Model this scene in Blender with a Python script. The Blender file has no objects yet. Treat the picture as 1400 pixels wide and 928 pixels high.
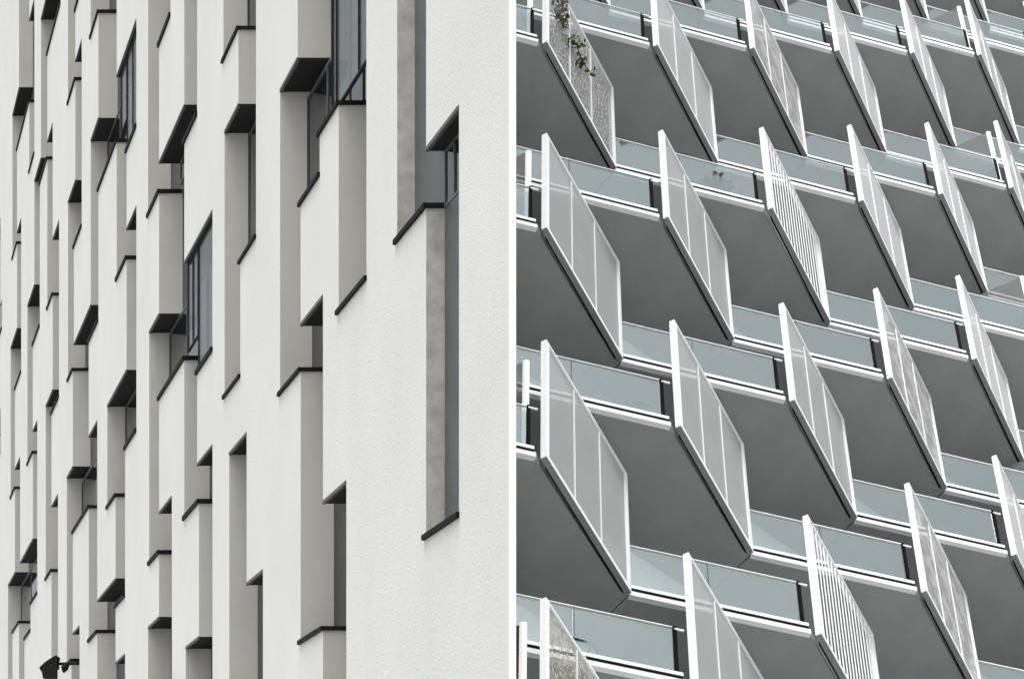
import bpy, bmesh, math, random
from mathutils import Vector, Matrix
random.seed(7)
sc = bpy.context.scene
COL = sc.collection

# ------------------------------------------------------------------ frame
# K space: x right, y down, z along the lens axis, metres, from the lens.
# Everything below is turned into world space (Z up) by the matrix M.
FPX, CX, CY = 3500.0, 700.0, 1290.0
SC = 1.15
O = Vector((0.5161, -15.4242, 43.8793)) * SC
R = Vector((2.0794, -1.0806, 3.2313)) * SC
V = Vector((-0.0598, 4.3381, -4.1446)) * SC
D = Vector((1.2594, 1.6653, 1.666)) * SC
upk = (-V).normalized()
zk = Vector((0, 0, 1))
fwd = (zk - upk * zk.dot(upk)).normalized()
rgt = fwd.cross(upk)
if rgt.x < 0: rgt = -rgt
M = Matrix((rgt, fwd, upk))
EYE = Vector((0, 0, 1.6))
def W(k): return EYE + M @ Vector(k)
def WV(k): return M @ Vector(k)
def proj(w):
    k = M.transposed() @ (Vector(w) - EYE)
    return (CX + FPX * k.x / k.z, CY + FPX * k.y / k.z, k.z)

# ------------------------------------------------------------------ tools
def put(name, bm, mats, parent=None, loc=None, recalc=True, smooth=False):
    if recalc: bmesh.ops.recalc_face_normals(bm, faces=bm.faces)
    me = bpy.data.meshes.new(name)
    bm.to_mesh(me); bm.free()
    for m in (mats if isinstance(mats, (list, tuple)) else [mats]): me.materials.append(m)
    if smooth:
        for p in me.polygons: p.use_smooth = True
    o = bpy.data.objects.new(name, me); COL.objects.link(o)
    if parent is not None: o.parent = parent
    if loc is not None: o.location = loc
    return o
def tag(o, label=None, cat=None, group=None, kind=None):
    if label: o['label'] = label
    if cat: o['category'] = cat
    if group: o['group'] = group
    if kind: o['kind'] = kind
    return o
def empty(name, loc):
    o = bpy.data.objects.new(name, None); COL.objects.link(o); o.location = loc; return o
def box(bm, o, a, b, c, mi=0):
    o, a, b, c = Vector(o), Vector(a), Vector(b), Vector(c)
    v = [bm.verts.new(o + a*i + b*j + c*k) for i in (0, 1) for j in (0, 1) for k in (0, 1)]
    for f in ((0,1,3,2), (4,6,7,5), (0,4,5,1), (2,3,7,6), (0,2,6,4), (1,5,7,3)):
        bm.faces.new([v[i] for i in f]).material_index = mi
def prism(bm, pts, h, mi=0):
    lo = [bm.verts.new(p) for p in pts]; hi = [bm.verts.new(Vector(p) + h) for p in pts]
    bm.faces.new(lo).material_index = mi; bm.faces.new(hi[::-1]).material_index = mi
    n = len(pts)
    for i in range(n): bm.faces.new((lo[i], lo[(i+1) % n], hi[(i+1) % n], hi[i])).material_index = mi
def tube(bm, pts, r, seg=8):
    rings = []
    for i, p in enumerate(pts):
        p = Vector(p)
        t = (Vector(pts[min(i+1, len(pts)-1)]) - Vector(pts[max(i-1, 0)])).normalized()
        a = t.orthogonal().normalized(); b = t.cross(a)
        rr = r[i] if isinstance(r, (list, tuple)) else r
        rings.append([bm.verts.new(p + a*rr*math.cos(q*2*math.pi/seg) + b*rr*math.sin(q*2*math.pi/seg)) for q in range(seg)])
    for A, B in zip(rings, rings[1:]):
        for q in range(seg): bm.faces.new((A[q], A[(q+1) % seg], B[(q+1) % seg], B[q]))
    bm.faces.new(rings[0]); bm.faces.new(rings[-1][::-1])

# ------------------------------------------------------------------ materials
class NT:
    def __init__(s, name):
        s.m = bpy.data.materials.new(name); s.m.use_nodes = True
        s.t = s.m.node_tree; s.t.nodes.clear()
        s.out = s.n('ShaderNodeOutputMaterial')
    def n(s, ty, **kw):
        x = s.t.nodes.new(ty)
        for k, v in kw.items():
            if k in x.inputs.keys(): x.inputs[k].default_value = v
            else: setattr(x, k, v)
        return x
    def l(s, a, b): s.t.links.new(a, b)
def ramp(t, src, stops):
    r = t.n('ShaderNodeValToRGB'); e = r.color_ramp.elements
    while len(e) < len(stops): e.new(0.5)
    for q, (p, c) in zip(e, stops):
        q.position = p; q.color = (c, c, c, 1) if not isinstance(c, tuple) else (*c, 1)
    t.l(src, r.inputs[0]); return r.outputs[0]
def surf(name, col, rough=.7, var=.08, scale=(1, 1, 1), nscale=1.2, fine=60, bump=.0, bdist=.01, metal=0, spec=.3, blotch=0):
    t = NT(name)
    b = t.n('ShaderNodeBsdfPrincipled', Roughness=rough, Metallic=metal)
    b.inputs['Specular IOR Level'].default_value = spec
    tc = t.n('ShaderNodeTexCoord'); mp = t.n('ShaderNodeMapping')
    mp.inputs['Scale'].default_value = scale
    t.l(tc.outputs['Object'], mp.inputs[0])
    n1 = t.n('ShaderNodeTexNoise', Scale=nscale, Detail=5.0, Roughness=.6); t.l(mp.outputs[0], n1.inputs['Vector'])
    n2 = t.n('ShaderNodeTexNoise', Scale=float(fine), Detail=3.0, Roughness=.7); t.l(tc.outputs['Object'], n2.inputs['Vector'])
    lo = tuple(max(0, c*(1-var)) for c in col); hi = tuple(min(1, c*(1+var)) for c in col)
    c1 = ramp(t, n1.outputs[0], [(.3, lo), (.7, hi)])
    mx = t.n('ShaderNodeMix', data_type='RGBA', blend_type='MULTIPLY'); mx.inputs[0].default_value = .6*min(1, var*4)
    t.l(c1, mx.inputs[6]); t.l(ramp(t, n2.outputs[0], [(.3, .82), (.7, 1.0)]), mx.inputs[7])
    t.l(mx.outputs[2], b.inputs['Base Color'])
    if bump:
        bp = t.n('ShaderNodeBump', Strength=bump, Distance=bdist)
        t.l(n2.outputs[0], bp.inputs['Height']); t.l(bp.outputs[0], b.inputs['Normal'])
    t.l(b.outputs[0], t.out.inputs[0]); return t.m
plaster = surf('render_plaster', (.575, .583, .562), .9, .04, (1, 1, 1), .35, 26, .6, .013)
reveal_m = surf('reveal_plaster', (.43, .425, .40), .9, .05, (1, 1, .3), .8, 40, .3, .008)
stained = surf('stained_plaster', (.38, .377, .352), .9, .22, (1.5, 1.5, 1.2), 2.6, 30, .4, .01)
dark = surf('dark_metal', (.016, .016, .0155), .75, .2, spec=.08)
sillm = surf('sill_metal', (.010, .009, .010), .7, .2, spec=.08)
trimm = surf('lintel_trim_metal', (.06, .06, .06), .5, .15)
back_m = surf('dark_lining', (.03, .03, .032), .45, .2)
lining = surf('grey_lining_metal', (.07, .074, .078), .45, .15, (1, 1, .2))
white = surf('white_coated_metal', (.88, .89, .90), .4, .02, spec=.4)
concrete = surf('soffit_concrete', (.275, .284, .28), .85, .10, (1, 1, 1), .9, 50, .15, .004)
undershade_m = surf('underside_shade_grey', (.24, .245, .245), .6, .1)  # grey that stands in for shade on the screens' downward faces
slabedge = surf('slab_edge', (.72, .73, .74), .7, .05)
black = surf('black_seal', (.006, .006, .006), .8, .2, spec=.05)
joint = surf('glass_joint', (.07, .10, .10), .5, .1)
wallm = surf('back_wall', (.74, .77, .78), .8, .05)
stripm = surf('dividing_strip', (.93, .93, .92), .35, .01)  # for the added strip between the two halves
groundm = surf('ground_paving', (.36, .36, .355), .9, .1, (1, 1, 1), .2, 10)
wood = surf('cedar_slats', (.10, .042, .025), .7, .3, (1, 1, 6), 3, 40)
leafm = surf('leaf', (.055, .075, .022), .6, .35, (1, 1, 1), 8, 60)
dryleaf = surf('dry_leaf', (.15, .135, .115), .7, .35, (1, 1, 1), 8, 60)
paleleaf = surf('pale_leaf', (.15, .19, .175), .5, .2)
stemm = surf('stem', (.10, .07, .04), .8, .2)
potm = surf('pot', (.25, .25, .25), .7, .1)

def glassmat(name, tint, gl, rough=.03, minr=.3, haze=(.5, .6, .62), hz=.2, top=1.0):
    t = NT(name)
    tr = t.n('ShaderNodeBsdfTransparent', Color=(*tint, 1))
    g = t.n('ShaderNodeBsdfGlossy', Color=(gl[0], gl[1], gl[2], 1), Roughness=rough)
    d = t.n('ShaderNodeBsdfDiffuse', Color=(*haze, 1))
    lw = t.n('ShaderNodeLayerWeight', Blend=.5)
    mr = t.n('ShaderNodeMapRange'); mr.inputs['To Min'].default_value = minr; mr.inputs['To Max'].default_value = top
    mr.inputs['From Min'].default_value = .3
    t.l(lw.outputs['Fresnel'], mr.inputs['Value'])
    m0 = t.n('ShaderNodeMixShader'); m0.inputs[0].default_value = hz
    t.l(tr.outputs[0], m0.inputs[1]); t.l(d.outputs[0], m0.inputs[2])
    m1 = t.n('ShaderNodeMixShader')
    t.l(mr.outputs[0], m1.inputs[0]); t.l(m0.outputs[0], m1.inputs[1]); t.l(g.outputs[0], m1.inputs[2])
    t.l(m1.outputs[0], t.out.inputs[0]); return t.m
railglass = glassmat('railing_glass', (.87, .905, .905), (.78, .83, .84), .02, .07, (.36, .42, .43), .07, .34)
clearglass = glassmat('clear_glass', (.72, .76, .77), (.85, .88, .89), .01, .12, (.3, .32, .33), .10, .42)
doorglass = surf('door_glass', (.26, .30, .31), .08, .1, spec=.5)
winglass = glassmat('window_glass', (.45, .48, .49), (.85, .87, .9), .01, .22, (.2, .22, .24), .05)

def screenmat(name, col, kind):
    t = NT(name)
    b = t.n('ShaderNodeBsdfPrincipled', Roughness=.8); b.inputs['Specular IOR Level'].default_value = .08; b.inputs['Base Color'].default_value = (*col, 1)
    tr = t.n('ShaderNodeBsdfTransparent')
    mx = t.n('ShaderNodeMixShader')
    uv = t.n('ShaderNodeUVMap'); uv.uv_map = 'UVMap'
    if kind == 'sheer':
        n = t.n('ShaderNodeTexNoise', Scale=55.0, Detail=2.0); t.l(uv.outputs[0], n.inputs['Vector'])
        a = ramp(t, n.outputs[0], [(.35, .55), (.65, 1.0)])
        n2 = t.n('ShaderNodeTexNoise', Scale=1.6, Detail=3.0); t.l(uv.outputs[0], n2.inputs['Vector'])
        t.l(ramp(t, n2.outputs[0], [(.3, tuple(c*.96 for c in col)), (.7, tuple(c*1.03 for c in col))]), b.inputs['Base Color'])
    elif kind in ('floral', 'camo'):
        v = t.n('ShaderNodeTexVoronoi', Scale=8.5, feature='DISTANCE_TO_EDGE'); 
        n = t.n('ShaderNodeTexNoise', Scale=9.0, Detail=3.0)
        t.l(uv.outputs[0], n.inputs['Vector'])
        va = t.n('ShaderNodeVectorMath', operation='MULTIPLY_ADD'); t.l(n.outputs['Color'], va.inputs[0]); va.inputs[1].default_value = (.13, .13, .13); t.l(uv.outputs[0], va.inputs[2])
        t.l(va.outputs[0], v.inputs['Vector'])
        a = ramp(t, v.outputs['Distance'], [(.03, 1.0), (.16, .3)])
        if kind == 'camo':
            t.l(ramp(t, n.outputs[0], [(.4, (.44, .44, .43)), (.62, (.33, .31, .24))]), b.inputs['Base Color'])
    elif kind == 'fine':
        w = t.n('ShaderNodeTexWave', wave_type='BANDS', bands_direction='X', Scale=3.2, Distortion=.4); t.l(uv.outputs[0], w.inputs['Vector'])
        n = t.n('ShaderNodeTexNoise', Scale=30.0); t.l(uv.outputs[0], n.inputs['Vector'])
        a = ramp(t, w.outputs[0], [(.25, .6), (.6, 1.0)])
    elif kind == 'woven':
        w = t.n('ShaderNodeTexBrick', Scale=9.0); w.inputs['Color1'].default_value = (.62, .62, .62, 1); w.inputs['Color2'].default_value = (.74, .74, .74, 1)
        w.inputs['Mortar'].default_value = (1, 1, 1, 1); w.inputs['Mortar Size'].default_value = .018
        w.inputs['Brick Width'].default_value = .55; w.inputs['Row Height'].default_value = .28
        n = t.n('ShaderNodeTexNoise', Scale=2.2, Detail=2.0, Distortion=1.0); t.l(uv.outputs[0], n.inputs['Vector'])
        mp = t.n('ShaderNodeVectorMath', operation='MULTIPLY_ADD'); t.l(n.outputs['Color'], mp.inputs[0]); mp.inputs[1].default_value = (.05, .12, 0); t.l(uv.outputs[0], mp.inputs[2])
        t.l(mp.outputs[0], w.inputs['Vector']); a = w.outputs[0]
        t.l(ramp(t, n.outputs[0], [(.4, tuple(c*.8 for c in col)), (.6, tuple(min(1, c*1.25) for c in col))]), b.inputs['Base Color'])
    t.l(a, mx.inputs[0]); t.l(tr.outputs[0], mx.inputs[1]); t.l(b.outputs[0], mx.inputs[2])
    t.l(mx.outputs[0], t.out.inputs[0]); return t.m
SM = {'sheer': screenmat('sheer_screen', (.385, .402, .398), 'sheer'),
      'plain': screenmat('pale_screen', (.45, .465, .465), 'sheer'),
      'floral': screenmat('patterned_screen', (.38, .38, .38), 'floral'),
      'camo': screenmat('leaf_print_screen', (.4, .38, .3), 'camo'),
      'fine': screenmat('ribbed_screen', (.50, .50, .515), 'fine'),
      'woven': screenmat('woven_screen', (.40, .40, .40), 'woven'),
      'divider': screenmat('warm_grey_screen', (.115, .12, .12), 'sheer'),
      'slats': white}

# ------------------------------------------------------------------ ground
bm = bmesh.new(); S_ = 2500
bm.faces.new([bm.verts.new((x*S_, y*S_, 0)) for x, y in ((-1, -1), (1, -1), (1, 1), (-1, 1))])
tag(put('ground', bm, groundm), kind='structure')

# =================================================================== LEFT
Z0 = 30.0
def zx(x): return Z0 * 950.0 / (x + 250.0)
def fp(x, Y, dep=0.0):           # facade point: picture column x at depth zx(x), height Y, pushed dep into the wall
    z = zx(x); return Vector(((x-CX)/FPX*z + dep, Y, z))
def Yof(p): return (p[1]-CY) * zx(p[0]) / FPX
fdir = (fp(300, 0)-fp(690, 0)).normalized()          # along the facade, away from us
nout = Vector((-abs(fdir.z), 0, -abs(fdir.x)))       # outward normal
if nout.dot(fp(600, 0)) > 0: nout = -nout
YT, YB, XN, XF = -2.15*Z0, -.085*Z0, 697.0, -70.0
L = [ # x0, x1, line through point at the top, line through point at the bottom (None runs on past the picture)
 (543,582.6,None,(543,332.5)), (582.6,627.5,(581,205.5),(586,729)),
 (407,463,None,(432,189)), (463,501,None,(465,428)), (383,437,(383,130),(405,286)), (383,411,(383,200),(380,540)), (411,441.6,(411,443),(412,875)),
 (441.6,473.5,(442.5,689),None),
 (305.5,348.5,None,(303,87)), (326,350,(326,30),(326,250)), (307,351,(307,180),(325,364.5)), (308,328.5,(308,300),(304,545)),
 (313.5,337.2,(313.8,624),None), (337.2,359.5,(337.4,797),None),
 (202.6,233,None,(216,63)), (202.6,217.5,(202.6,-20),(200,298)), (217.5,252,(219.7,217),(219,470)), (252,269.5,None,(252.5,196)),
 (204.7,252,(204.7,452),(217,543)), (252,290.5,(252.5,360.6),(268.5,508)), (204,218,(204,500),(199.5,773)), (252,270.5,(254,480),(250,708)),
 (270.5,291,(273,630),(250,708)), (272,291.5,(273,660),(272,900)), (254,291.5,(254,885),None), (218,235,(220,699),(218,870)), (202.5,235,(202.5,857),None),
 (124.5,159.5,None,(121,59)), (135.5,159.5,(135,0),(136,200)), (124,159.5,(124,192),(133.6,260)), (124,134.5,(124,192),(122,466)), (159.5,186.5,(162.8,95.7),(171,209.5)),
 (159.5,173,(160,150),(158,385)), (173,187.5,(175,311.5),(158,385)), (173,187.5,(174,340),(174,560)), (147.5,187,(147.8,553),(171,614)), (146.7,172,(147,580),(143.5,699)),
 (158.5,172,(158,650),(158,830)), (134,171.5,(134.4,819),(156,828.5)), (134,158,(134.4,819),(118,877.6)), (133,158,(133,850),None), (158,171,(158.5,905),None),
 (93,109.5,None,(101,20)), (93,103,(93,-20),(89.7,151)), (103,113,(103.4,82.4),(103,290)), (94,111.7,(94,272.8),(99,341.4)), (93,101,(93,300),(88.8,527.6)),
 (101,122.4,(102,468),(101,540)), (122.4,134.5,(102,468),(122,466)), (100.5,122.4,(101,500),(101,690)), (122.4,133.6,(123.8,596.6),(123,700)), (91.4,133.6,(91.4,656),(96.6,733.6)),
 (121.3,134,(122,680),(118,877.6)), (91.4,99.5,(90,690),(88,914)), (97.8,108.8,(99.2,866),None), 
 (57,82.8,(56.9,22.4),(63,79)), (56,64.7,(57,50),(52.6,256)), (64.7,72,(64.7,194),(64,340)), (48,56,(48.3,245.7),(52.6,256)), (47,54.4,(48.3,245.7),(47,430)),
 (64.7,72,(64.7,270),(60.3,432.8)), (72,80.8,(73.3,323),(72,560)), (63,80,(63,553.4),(69,570)), (62.5,70.3,(63,560),(57.6,798)), (70.3,79.3,(70.7,691),None),
 (38.8,54.4,(38.8,413.8),(43,475)), (37.5,44.8,(38,440),(35.3,639.7)), (44.8,52.4,(44.8,588.8),(43,770)), (27.2,51,(27.2,769),(40.3,827.7)),
 (12,41.7,(12,800),(15.4,866.7)), (11,17,(12,820),None), (26,33.4,(26,840),None), (33.4,41.7,(33,800),(30.7,875.7)),
 (26,40,None,(22.4,207)), (40,47.4,(40.5,25.9),(37,244.8)), (18,26,(18,153.4),(22.4,207)), (17.3,23.3,(18,160),(13.8,363.8)), (23.3,30,(25,312),(23,490)),
 (15.5,29,(15.5,472.4),(19.8,532.4)), (14.5,20.5,(15,500),(10.3,688.8)), (20.5,27.5,(21,639.7),(19.4,810)),
 (-7,2.6,(-6,440),(0,456)), (-7,1,(0,300),(0,426)), (-12,0.6,(0,560),(0,620)), (-40,-26,None,(-35,300)), (-30,-18,(-30,200),None),
]
rects = []
for x0, x1, t, b in L:
    yt = YT+3 if t is None else Yof(t)
    if t is None: yt = Yof((x0, -170))
    yb = YB-.4 if b is None else Yof(b)
    if b is None: yb = min(YB-.3, Yof((x0, 1010)))
    rects.append([x0, x1, yt, yb])
# snap nearly equal columns together
def snap(vals, tol):
    mp, last = {}, None
    for v in sorted(set(vals)):
        if last is not None and v-last < tol: mp[v] = last
        else: mp[v] = v; last = v
    return mp
sx = snap([r[0] for r in rects]+[r[1] for r in rects], 1.4)
for r in rects: r[0] = sx[r[0]]; r[1] = sx[r[1]]
# merge nearly equal levels so that shared lines stay one line
lev = sorted(set([r[2] for r in rects]+[r[3] for r in rects]))
canon = {}; last = None
for y in lev:
    if last is not None and y-last < .09: canon[y] = last
    else: canon[y] = y; last = y
for r in rects: r[2] = canon[r[2]]; r[3] = canon[r[3]]
xs = sorted(set([XF, XN]+[r[0] for r in rects]+[r[1] for r in rects]))
cols = []
for a, b in zip(xs, xs[1:]):
    iv = sorted([r[2], r[3]] for r in rects if r[0] <= a+1e-6 and r[1] >= b-1e-6 and r[3] > r[2])
    out = []
    for i in iv:
        if out and i[0] <= out[-1][1]+1e-6: out[-1][1] = max(out[-1][1], i[1])
        else: out.append(list(i))
    cols.append((a, b, out))
plas = empty('plaster_building', W(fp(XN, YB)))
tag(plas, 'tall white plaster building with tall staggered window slots, left of the balconies', 'building')
bpos = plas.location.copy()
def lw(k): return W(k) - bpos
DEP = .56
TH = .30
bm = bmesh.new()
def quad(bm, pts, mi=0):
    f = bm.faces.new([bm.verts.new(lw(p)) for p in pts]); f.material_index = mi; return f
for a, b, iv in cols:
    ys = [YT] + [y for i in iv for y in i] + [YB]
    for k in range(0, len(ys), 2):
        if ys[k+1]-ys[k] > 1e-5:
            quad(bm, [fp(a, ys[k]), fp(b, ys[k]), fp(b, ys[k+1]), fp(a, ys[k+1])])
bmesh.ops.remove_doubles(bm, verts=bm.verts, dist=.0005)
# make the visible face point outwards
no = WV(nout)
bm.normal_update()
for f in bm.faces:
    if f.normal.dot(no) < 0: f.normal_flip()
put('outer_wall', bm, plaster, plas, recalc=False)
# end wall, roof, back wall and foot of the wedge-shaped block
bm = bmesh.new()
EN = Vector((.012, 0, Z0+.05)); FAR = Vector((.012, 0, zx(XF)))
def at(p, Y): q = Vector(p); q.y = Y; return q
quad(bm, [at(EN, YT), at(FAR, YT), at(FAR, YB), at(EN, YB)])
for Y in (YT, YB): quad(bm, [at(fp(XN, 0), Y), at(fp(XF, 0), Y), at(FAR, Y), at(EN, Y)])
quad(bm, [at(fp(XF, 0), YT), at(FAR, YT), at(FAR, YB), at(fp(XF, 0), YB)])
tag(put('end_wall', bm, plaster, plas), 'plain end wall')

# components
cells = []
for ci, (a, b, iv) in enumerate(cols):
    for i in iv: cells.append((ci, i[0], i[1]))
par = list(range(len(cells)))
def find(i):
    while par[i] != i: par[i] = par[par[i]]; i = par[i]
    return i
for i in range(len(cells)):
    for j in range(i+1, len(cells)):
        if cells[j][0] == cells[i][0]+1 and min(cells[i][2], cells[j][2]) - max(cells[i][1], cells[j][1]) > 1e-4:
            par[find(i)] = find(j)
comps = {}
for i, c in enumerate(cells): comps.setdefault(find(i), []).append(c)
def sub(iv, cuts):
    out = [list(iv)]
    for c in cuts:
        nx = []
        for o in out:
            if c[1] <= o[0] or c[0] >= o[1]: nx.append(o); continue
            if c[0] > o[0]: nx.append([o[0], c[0]])
            if c[1] < o[1]: nx.append([c[1], o[1]])
        out = nx
    return [o for o in out if o[1]-o[0] > 1e-4]
for cid, cl in sorted(comps.items(), key=lambda q: -max(xs[c[0]] for c in q[1])):
    bmr, bmb = bmesh.new(), bmesh.new()
    near = max(xs[c[0]+1] for c in cl) > 600
    d = DEP
    by = {}
    for c in cl: by.setdefault(c[0], []).append([c[1], c[2]])
    for ci, ivs in by.items():
        a, b = xs[ci], xs[ci+1]
        for iv in ivs:
            quad(bmb, [fp(a, iv[0], d), fp(b, iv[0], d), fp(b, iv[1], d), fp(a, iv[1], d)])
            for s in sub(iv, by.get(ci-1, [])): quad(bmr, [fp(a, s[0]), fp(a, s[1]), fp(a, s[1], d), fp(a, s[0], d)])
            for s in sub(iv, by.get(ci+1, [])): quad(bmr, [fp(b, s[0]), fp(b, s[1]), fp(b, s[1], d), fp(b, s[0], d)])
            for Y in iv: quad(bmr, [fp(a, Y), fp(b, Y), fp(b, Y, d), fp(a, Y, d)])
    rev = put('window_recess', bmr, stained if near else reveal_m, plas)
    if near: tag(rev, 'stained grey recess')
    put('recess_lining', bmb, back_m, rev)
    # runs of equal top and bottom edges
    for which in (0, 1):
        runs = []
        for ci in sorted(by):
            for iv in by[ci]:
                Y = iv[which]
                for r in runs:
                    if r[1] == ci and abs(r[2]-Y) < 1e-4: r[1] = ci+1; break
                else: runs.append([ci, ci+1, Y])
        for c0, c1, Y in runs:
            a, b = xs[c0], xs[c1]
            pa, pb = fp(a, Y), fp(b, Y)
            if Y <= Yof((a, -160)) or Y >= YB-.6 : 
                if which == 0 and Y <= Yof((a, -160)): continue
                if which == 1 and Y >= YB-.6: continue
            al = (pb-pa)
            alu = al.normalized()
            if which == 0:
                m = bmesh.new()
                box(m, lw(pa+Vector((.012, .004, 0))+alu*.004), WV(al-alu*.008), WV(Vector((d-.02, 0, 0))), WV(Vector((0, .03, 0))))
                so = put('window_head', m, dark, rev)
                m = bmesh.new()
                box(m, lw(pa+nout*.012+alu*.004+Vector((0, -.012, 0))), WV(al-alu*.008), WV(-nout*.05), WV(Vector((0, .055, 0))))
                put('drip_trim', m, trimm, rev)
            else:
                m = bmesh.new()
                h = .10 if a < 300 else .07
                box(m, lw(pa+nout*.045-alu*.10+Vector((0, -.012, 0))), WV(al+alu*.13), WV(-nout*.045+Vector((d*.0+.001, 0, 0))), WV(Vector((0, h, 0))))
                box(m, lw(pa+Vector((0, -.012, 0))), WV(al+alu*.028), WV(Vector((d-.02, 0, 0))), WV(Vector((0, h, 0))))
                put('window_sill', m, sillm, rev)
    rev['n'] = len(cl)
    del rev['n']

# windows in the recesses (frame bars with their panes), and panes that stand flush with the facade
def window(x0, x1, t, b, dep, bars, wbar=.055, gl=winglass, name='window'):
    yt, yb = Yof(t), Yof(b)
    bm = bmesh.new(); A, B = fp(x0, 0, dep), fp(x1, 0, dep)
    al = B-A; u = al.normalized(); dn = Vector((0, 1, 0)); inn = -nout
    def P(s, Y): q = A+al*s; q.y = Y; return q
    box(bm, lw(P(0, yt)), WV(al), WV(inn*.05), WV(dn*wbar)); box(bm, lw(P(0, yb-wbar)), WV(al), WV(inn*.05), WV(dn*wbar))
    for s in [0]+bars+[1]:
        p = P(s, yt+wbar) - u*(wbar if s == 1 else wbar*.5 if s else 0)
        box(bm, lw(p), WV(u*wbar), WV(inn*.05), WV(dn*(yb-yt-2*wbar)))
    o = put(name, bm, lining if name == 'window' else dark, plas)
    bm = bmesh.new()
    box(bm, lw(P(.02, yt+wbar*.5)+inn*.02), WV(al*.96), WV(inn*.012), WV(dn*(yb-yt-wbar)))
    put('pane', bm, gl, o)
    return o
WN = [ (383,437,(383,134),(405,280),[.5]), (437,500,(407,-60),(432,186),[.3,.6]), (307,350,(307,184),(325,360),[.5]),
 (219,251,(219.7,221),(200,295),[.5]), (205,253,(204.7,456),(217,539),[.5]), (254,290,(252.5,365),(268.5,500),[.5]), (125,159,(124,196),(133.6,256),[.5]),
 (162,186,(162.8,100),(171,205),[.5]), (412,440,(411,446),(380,536),[.5]), (443,473,(442.5,693),(412,870),[.55]), (148,186,(147.8,557),(171,610),[.5]),
 (92,133,(91.4,660),(96.6,730),[.5]), (338,359,(337.4,801),(337,1000),[.5]), (271,290.5,(273,634),(250,704),[.5]), (306,348,(302,-90),(303,84),[.5]), (13,41,(12,803),(15.4,863),[.5]) ]
for x0, x1, t, b, bars in WN: window(x0, x1, t, b, DEP-.09, bars)
for x0, x1, t, b, bars in [(449,500,(432,-100),(432,187),[.12,.72]), (253,267,(252.5,362),(251,485),[.5]), (267.5,290,(252.5,362),(268.5,506),[]), (162.5,170,(162.8,97),(157,199),[]), (170.5,186,(162.8,97),(171,208),[.5])]:
    window(x0, x1, t, b, .05, bars, .035, clearglass, 'glass_screen')
window(583.2, 627, (581,207.5), (582.6,286), .235, [.3,.62], .04)
# grey lining panels deep in the two nearest slots
for x0, x1, t, b in [(543.4,582.4,(543,-100),(545,329)), (583,627.2,(584,285),(586,727))]:
    bm = bmesh.new(); dd = .245
    pa, pb = fp(x0, Yof(t), dd), fp(x1, Yof(t), dd)
    box(bm, lw(pa), WV(pb-pa), WV(Vector((.1, 0, 0))), WV(Vector((0, Yof(b)-Yof(t), 0))))
    put('lining_panel', bm, lining, plas)
# slim bright strip added at the facade's near end to part the two halves
bm = bmesh.new()
p0, p1 = fp(697.2, YT), fp(704.9, YT)
box(bm, lw(p0+nout*.012), WV(p1-p0), WV(-nout*.018), WV(Vector((0, YB-YT, 0))))
put('dividing_strip', bm, stripm, plas)

# floodlight on a bracket low on the far part of the facade
fl = fp(100, Yof((100, 905)))
z = fl.z; px = z/FPX
root = empty('wall_floodlight', W(fl)); tag(root, 'small black floodlight on a bracket low on the white facade', 'floodlight')
def lf(dx, dy, dz=0): return WV(Vector((dx*px, dy*px, dz)))
bm = bmesh.new()
tube(bm, [lf(9, 1, .0), lf(-8, 1.5), lf(-20, 2)], .05); tube(bm, [lf(-8, 2), lf(-12, 8), lf(-13, 14)], [.09, .12, .03])
put('bracket', bm, dark, root)
bm = bmesh.new()
pts = [(-45, 8), (-38, 1), (-31, -4), (-22, -9), (-19, -7), (-21, 1), (-20, 8), (-23, 10), (-23, 22), (-40, 22), (-41, 15)]
prism(bm, [lf(x, y, -.2) for x, y in pts], lf(0, 0, .4))
put('lamp_head', bm, dark, root)

# =================================================================== RIGHT
E_ = 2*R + V - D
e = WV(E_).normalized(); LE = E_.length
dd_ = WV(D); dvec = dd_.normalized(); LD = D.length
up = Vector((0, 0, 1)); LV = V.length
Sv = WV(2*R+V); sdir = Sv.normalized()
n_in = Vector((-sdir.y, sdir.x, 0)).normalized()
if n_in.dot(dvec) < 0: n_in = -n_in
en = Vector((-e.y, e.x, 0)).normalized()              # inward from the glass
if en.dot(dvec) < 0: en = -en
mo = Vector((dvec.y, -dvec.x, 0)).normalized()        # away from the screen's own slab
if mo.dot(e) < 0: mo = -mo
HF, GT, GS = .4819*LV, .2056*LV, .0406*LV
WB = 1.3
EX, GD = .075, .981*LE
def Fw(i, j): return W(O + R*i + V*j)
def uvquad(bm, o, a, b, ua, ub, mi=0):
    uvl = bm.loops.layers.uv.get('UVMap') or bm.loops.layers.uv.new('UVMap')
    v = [bm.verts.new(p) for p in (o, o+a, o+a+b, o+b)]
    f = bm.faces.new(v); f.material_index = mi
    for l, uv in zip(f.loops, ((0, 0), (ua, 0), (ua, ub), (0, ub))): l[uvl].uv = uv
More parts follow.
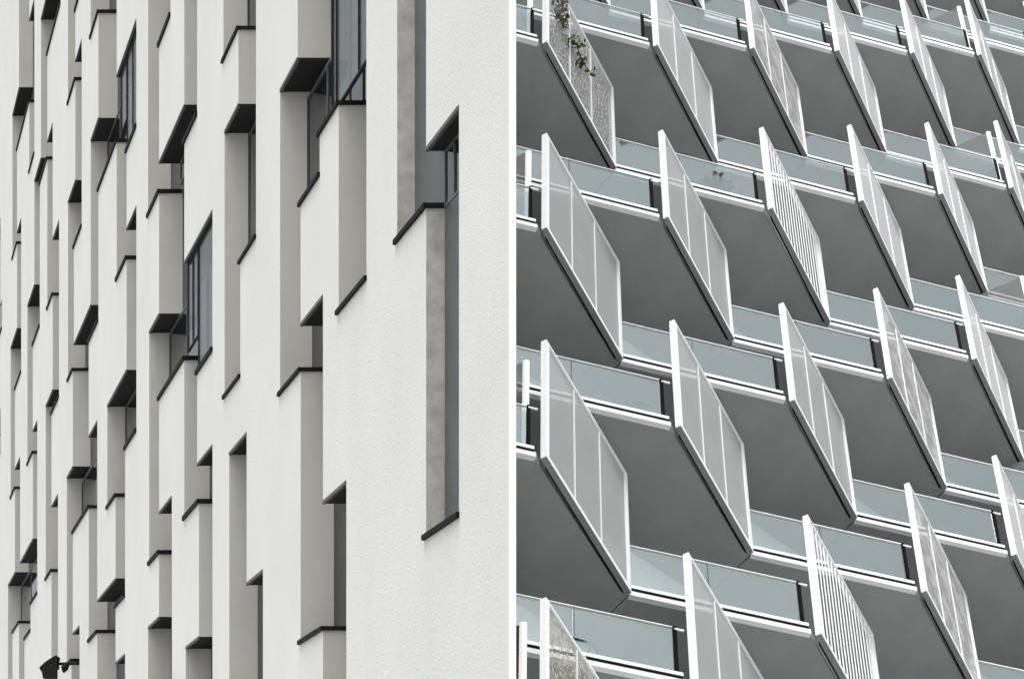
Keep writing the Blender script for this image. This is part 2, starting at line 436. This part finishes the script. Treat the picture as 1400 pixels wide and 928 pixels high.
def unit_meshes(kind):
    """bmesh of every piece of a balcony, round the foot of its screen's front post"""
    P = {}
    A, B = -e*GD, -e*EX
    bm = bmesh.new()
    bk = n_in*WB
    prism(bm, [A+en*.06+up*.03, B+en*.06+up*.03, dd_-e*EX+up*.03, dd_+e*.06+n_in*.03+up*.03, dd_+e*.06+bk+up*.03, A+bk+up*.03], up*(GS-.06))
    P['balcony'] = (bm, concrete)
    bm = bmesh.new(); box(bm, A+up*.022, (B-A), en*.10, up*.112); P['slab_edge'] = (bm, slabedge)
    bm = bmesh.new(); box(bm, A+en*.012+up*.136, (B-A)-e*.03, en*.05, up*.088); P['shadow_gap'] = (bm, black)
    bm = bmesh.new(); box(bm, A+up*.222, (B-A)-e*.03, en*.11, up*.075); P['kerb'] = (bm, white)
    g0 = A+en*.045+up*.297; ln = GD-.235; c = .47*ln
    for q, (s0, s1) in enumerate(((0, c-.012), (c+.012, ln))):
        bm = bmesh.new(); box(bm, g0+e*s0, e*(s1-s0), en*.016, up*(GT-.297)); P['glass_panel', q] = (bm, railglass)
    bm = bmesh.new(); box(bm, g0+e*(c-.011), e*.022, en*.014, up*(GT-.30)); P['glass_joint'] = (bm, joint)
    bm = bmesh.new(); box(bm, g0-en*.008+up*(GT-.297), e*ln, en*.032, up*.018); P['handrail'] = (bm, white)
    bm = bmesh.new(); box(bm, g0+e*(ln+.01)-en*.02, e*.06, en*.05, up*(GT-.27)); P['end_post'] = (bm, black)
    bm = bmesh.new(); box(bm, g0+e*(ln+.03)-en*.03+up*(GT-.36), e*.16, en*.03, up*.03); P['clip'] = (bm, white)
    # screen
    T = .105
    bm = bmesh.new()
    box(bm, Vector((0, 0, 0)), mo*T, dvec*.105, up*HF)
    box(bm, dvec*(LD-.08), mo*T, dvec*.08, up*(HF-.0))
    box(bm, dvec*.105, mo*T, dvec*(LD-.185), up*.105)
    box(bm, dvec*.105+up*(HF-.05), mo*T, dvec*(LD-.185), up*.05)
    P['screen_frame'] = (bm, white)
    bm = bmesh.new(); box(bm, dvec*.01-up*.012, mo*T, dvec*(LD-.01), up*.0118); P['underside_shade'] = (bm, undershade_m)  # thin strip whose grey paints the shade under the white frame
    L0, L1, z0, z1 = .105, LD-.08, .105, HF-.05
    if kind != 'slats':
        bm = bmesh.new()
        for f in (1/3, 2/3):
            box(bm, dvec*(L0+(L1-L0)*f-.018)+mo*.045+up*z0, mo*.042, dvec*.028, up*(z1-z0))
        P['mullion'] = (bm, slabedge)
        bm = bmesh.new(); uvquad(bm, dvec*L0+mo*.07+up*z0, dvec*(L1-L0), up*(z1-z0), L1-L0, z1-z0)
        P['screen_panel'] = (bm, SM[kind])
    else:
        bm = bmesh.new(); n = 16
        for q in range(n):
            s = L0+(L1-L0)*(q+.75)/(n+.5)
            box(bm, dvec*(s-.02)+mo*.07+up*z0, mo*.014, dvec*.038, up*(z1-z0))
        P['screen_panel'] = (bm, white)
    # dark slot between slab and screen
    bm = bmesh.new(); box(bm, dvec*.25-mo*.046+up*.05, mo*.042, dvec*(LD-.3), up*.10)
    P['channel'] = (bm, black)
    return P
kinds = {(0,0):'floral',(1,0):'plain',(2,0):'woven',(3,0):'fine',(4,0):'fine',(5,0):'plain',(6,0):'fine',
         (0,1):'sheer',(1,1):'sheer',(2,1):'slats',(3,1):'fine',(4,1):'fine',(5,1):'plain',
         (0,2):'sheer',(1,2):'sheer',(2,2):'sheer',(3,2):'woven',(4,2):'fine',(5,2):'plain',
         (0,3):'camo',(1,3):'sheer',(2,3):'slats',(3,3):'woven',(4,3):'fine',(5,3):'sheer'}
NM = {'plain': 'pale mesh', 'floral': 'flower patterned', 'camo': 'brown leaf print', 'fine': 'finely ribbed', 'woven': 'woven', 'slats': 'vertical slat'}
bal = empty('balcony_building', W(O+R*2+V*4)); tag(bal, 'grey and white apartment building with zigzag glass balconies and screens, right of the plaster facade', 'building')
bb = bal.location.copy()
proto = {}
cutk = Vector((.03, 0, 0)); cut_co = W(cutk); cut_no = WV(Vector((-1, 0, 0)))
def seen(loc):
    c = [loc, loc-e*GD, loc+dd_, loc+up*HF, loc+dd_+n_in*WB, loc-e*GD+n_in*WB, loc+dd_+up*HF]
    q = [proj(p) for p in c]
    return max(p[0] for p in q) > 703 and min(p[0] for p in q) < 1425 and max(p[1] for p in q) > -60 and min(p[1] for p in q) < 985 and min(p[2] for p in q) > 5
count = 0
for j in range(-3, 7):
    for i in range(-3, 10):
        loc = Fw(i, j)
        if not seen(loc): continue
        if j < 0 and i >= 8: continue
        kind = kinds.get((i, j), 'sheer' if j >= 2 else 'plain')
        crosses = min(proj(p)[0] for p in (loc, loc-e*GD, loc-e*GD+n_in*WB, loc+dd_)) < 704
        count += 1
        if not crosses:
            if kind not in proto:
                proto[kind] = {k: v for k, v in unit_meshes(kind).items()}
                ms = {}
                for k, (b_, m_) in proto[kind].items():
                    nm = k if isinstance(k, str) else k[0]
                    bmesh.ops.recalc_face_normals(b_, faces=b_.faces)
                    me = bpy.data.meshes.new(nm); b_.to_mesh(me); b_.free(); me.materials.append(m_); ms[k] = me
                proto[kind] = ms
            src = proto[kind]
        else:
            src = {}
            for k, (b_, m_) in unit_meshes(kind).items():
                nm = k if isinstance(k, str) else k[0]
                bmesh.ops.recalc_face_normals(b_, faces=b_.faces)
                bmesh.ops.bisect_plane(b_, geom=b_.verts[:]+b_.edges[:]+b_.faces[:], plane_co=cut_co-loc, plane_no=cut_no, clear_outer=True)
                if not b_.faces: b_.free(); continue
                me = bpy.data.meshes.new(nm); b_.to_mesh(me); b_.free(); me.materials.append(m_); src[k] = me
        if 'balcony' not in src: continue
        root = bpy.data.objects.new('balcony', src['balcony']); COL.objects.link(root); root.parent = bal; root.location = loc-bb
        for k, me in src.items():
            if k == 'balcony': continue
            o = bpy.data.objects.new(k if isinstance(k, str) else k[0], me); COL.objects.link(o); o.parent = root
            if k == 'screen_panel' and kind in NM: o['label'] = NM[kind] + ' screen panel'
        # screens that part two flats stand across the balcony, square to its fin
        if i in (0, 5):
            wd = (i == 0 and j == 3)
            bm = bmesh.new()
            inward = -mo
            b0 = -e*(.215 if i == 0 else .12) + en*.13 + up*(GS-.03)
            Lp = 1.7; Hh = 2.74 if i == 5 else 2.62
            if wd:
                for q in range(40): box(bm, b0+up*(.03+q*.065)+inward*.05, inward*(Lp-.05), e*.03, up*.042, 0)
            else: uvquad(bm, b0+inward*.05, inward*(Lp-.05), up*Hh, Lp, Hh)
            box(bm, b0-e*.02, inward*.05, e*.075, up*(Hh+.02), 1)
            if crosses:
                bmesh.ops.bisect_plane(bm, geom=bm.verts[:]+bm.edges[:]+bm.faces[:], plane_co=cut_co-loc, plane_no=cut_no, clear_outer=True)
            if bm.faces:
                o = put('divider_screen', bm, [wood if wd else SM['divider'], white], root)
                if wd: tag(o, 'brown timber slat divider screen')
            else: bm.free()
for j in range(-2, 7):
    for i in range(-1, 9):
        loc = Fw(i, j)
        if not seen(loc): continue
        wp = loc + dd_ + n_in*(WB-.035) + up*(GS-.03)
        if proj(wp-sdir*4.2)[0] < 712: continue
        dr = empty('patio_door', wp-bb); dr.parent = bal
        bm = bmesh.new(); w0, w1, hh = -4.3, -2.0, 2.45
        box(bm, sdir*w0, sdir*(w1-w0), -n_in*.04, up*.07); box(bm, sdir*w0+up*(hh-.07), sdir*(w1-w0), -n_in*.04, up*.07)
        for sx_ in (w0, (w0+w1)/2-.035, w1-.07): box(bm, sdir*sx_+up*.07, sdir*.07, -n_in*.04, up*(hh-.14))
        put('door_frame', bm, white, dr)
        bm = bmesh.new(); box(bm, sdir*(w0+.05)+up*.05, sdir*(w1-w0-.1), -n_in*.02, up*(hh-.1)); put('door_glass', bm, doorglass, dr)
print('balconies', count)
# continuous back wall behind the balconies
bm = bmesh.new()
Bw = lambda i, j: W(O + R*i + V*j) + dd_ + n_in*(WB-.01) - bb
# plane spanned by the storey direction and up
c0 = Bw(0, 0)
i0, i1 = -1.3, 4.2
def onwall(s, h): return c0 + sdir*s + up*h
v = [bm.verts.new(onwall(s, h)) for s, h in ((-14, -32), (38, -32), (38, 8.5), (-14, 8.5))]
bm.faces.new(v)
bmesh.ops.bisect_plane(bm, geom=bm.verts[:]+bm.edges[:]+bm.faces[:], plane_co=cut_co-bb, plane_no=cut_no, clear_outer=True)
put('back_wall', bm, wallm, bal)

# ------------------------------------------------------------------ plants
def leaf(bm, p, d, w, l, nrm):
    d = d.normalized(); s = d.cross(nrm).normalized()
    pts = [p, p+d*l*.35+s*w*.5, p+d*l*.75+s*w*.35, p+d*l, p+d*l*.75-s*w*.35, p+d*l*.35-s*w*.5]
    bm.faces.new([bm.verts.new(q) for q in pts])
def rv(): return Vector((random.gauss(0, 1), random.gauss(0, 1), random.gauss(0, 1))).normalized()
f00 = Fw(0, 0)
def onscreen(x, y, off):         # point of the screen's own plane, moved off it by off
    k = Vector(((x-CX)/FPX, (y-CY)/FPX, 1)); dr = WV(k)
    po = f00 + mo*off
    t = (po-EYE).dot(mo)/dr.dot(mo)
    return EYE + dr*t
rootp = onscreen(764, -22, .2)
pl = empty('climbing_plant', rootp); tag(pl, 'green and brown vine hanging down a patterned screen', 'plant')
path = [(764,-22),(768,4),(772,20),(776,32),(782,55),(788,60),(795,84),(800,90),(806,98)]
bm = bmesh.new(); tube(bm, [onscreen(x, y, .16)-rootp for x, y in path], .012, 5); put('stem', bm, stemm, pl)
for nm, mt, cl in (('leaves', leafm, [(782,57,26,.16),(788,61,22,.14),(794,86,26,.10),(808,99,9,.07),(770,5,8,.08),(773,21,10,.07),(771,33,5,.08),(797,79,4,.05)]),
                   ('dry_leaves', dryleaf, [(764,6,26,.22),(767,20,20,.15),(770,30,22,.12),(763,14,12,.12)])):
    bm = bmesh.new()
    for x, y, n, rad in cl:
        c = onscreen(x, y, .18)-rootp
        for q in range(n):
            p = c + rv()*rad*random.uniform(.2, 1.2)
            leaf(bm, p, rv()-up*.5, random.uniform(.05, .08), random.uniform(.07, .12), rv())
    put(nm, bm, mt, pl)
def potted(i, j, s, back, scale, label, palm=True):
    base = Fw(i, j) - e*GD*s + en*back + up*(GS-.03)
    r = empty('potted_plant', base); tag(r, label, 'plant', 'plants standing on the balconies')
    bm = bmesh.new(); tube(bm, [Vector((0, 0, 0)), up*.03, up*.30, up*.32], [.11, .12, .16, .15], 14); put('pot', bm, potm, r)
    bm = bmesh.new()
    for q in range(26):
        a = q*2.4; dr = Vector((math.cos(a), math.sin(a), 0)); L_ = scale*random.uniform(.7, 1.1); h = random.uniform(.35, .9)*scale
        p0 = up*.3
        for t in range(12):
            u_ = (t+1)/12; p = p0 + dr*L_*.6*u_ + up*(h*math.sin(u_*2.0))
            for sgn in (-1, 1): leaf(bm, p, dr*.6+dr.cross(up)*sgn*.9-up*.25, .045, .22*scale, up)
    put('leaves', bm, paleleaf, r)
potted(2, 1, .30, .5, .68, 'potted palm showing grey through balcony glass, top row centre')
potted(1, 2, .18, .5, .5, 'potted palm behind glass in the middle row, beside a tall white screen')
# wire hoop chair
base = Fw(1, 3) - e*GD*.55 + en*.35 + up*(GS-.03)
r = empty('wire_chair', base); tag(r, 'round wire chair behind the lowest left balcony glass', 'chair')
bm = bmesh.new()
ring = [e*.42*math.cos(a)+en*.30*math.sin(a)+up*(.50+.12*math.sin(a)) for a in [k*math.pi/12 for k in range(25)]]
tube(bm, ring, .02, 6)
put('hoop', bm, black, r)
for k in range(4):
    a = math.pi/4+k*math.pi/2; bm = bmesh.new()
    tube(bm, [e*.36*math.cos(a)+en*.26*math.sin(a)+up*.48, e*.26*math.cos(a)+en*.2*math.sin(a)], .012, 6); put('leg', bm, black, r)

# =================================================================== camera, light
cam = bpy.data.cameras.new('camera'); co = bpy.data.objects.new('camera', cam); COL.objects.link(co); sc.camera = co
cam.sensor_fit = 'HORIZONTAL'; cam.sensor_width = 36; cam.lens = FPX/1400*36
cam.shift_y = (CY-464)/1400; cam.shift_x = 0
cam.clip_end = 6000
X, Y, Zc = WV((1, 0, 0)), WV((0, -1, 0)), WV((0, 0, -1))
co.matrix_world = Matrix(((X.x, Y.x, Zc.x, EYE.x), (X.y, Y.y, Zc.y, EYE.y), (X.z, Y.z, Zc.z, EYE.z), (0, 0, 0, 1)))

w = bpy.data.worlds.new('World'); sc.world = w; w.use_nodes = True
nt = w.node_tree; bg = nt.nodes['Background']
sky = nt.nodes.new('ShaderNodeTexSky'); sky.sky_type = 'NISHITA'; sky.sun_disc = False
SE, SA = 42, 190      # elevation, azimuth of the sun (clockwise from +Y)
sky.sun_elevation = math.radians(SE); sky.sun_rotation = math.radians(SA)
sky.air_density = 1.0; sky.dust_density = 4.0; sky.ozone_density = 1.0
hs = nt.nodes.new('ShaderNodeHueSaturation'); hs.inputs['Saturation'].default_value = .12
nt.links.new(sky.outputs[0], hs.inputs['Color']); nt.links.new(hs.outputs[0], bg.inputs[0])
bg.inputs[1].default_value = .15
sl = bpy.data.lights.new('sun', 'SUN'); sl.energy = 1.15; sl.angle = math.radians(25); sl.color = (1, .975, .94)
so = bpy.data.objects.new('sun', sl); COL.objects.link(so)
a, el = math.radians(SA), math.radians(SE)
sd = Vector((math.sin(a)*math.cos(el), math.cos(a)*math.cos(el), math.sin(el)))
so.rotation_euler = sd.to_track_quat('Z', 'Y').to_euler()
sc.view_settings.view_transform = 'Standard'; sc.view_settings.look = 'None'
sc.view_settings.exposure = 1.05; sc.view_settings.gamma = 1
sc.render.engine = 'CYCLES'
sc.cycles.max_bounces = 10; sc.cycles.transparent_max_bounces = 16
sc.render.resolution_x = 1024; sc.render.resolution_y = 678
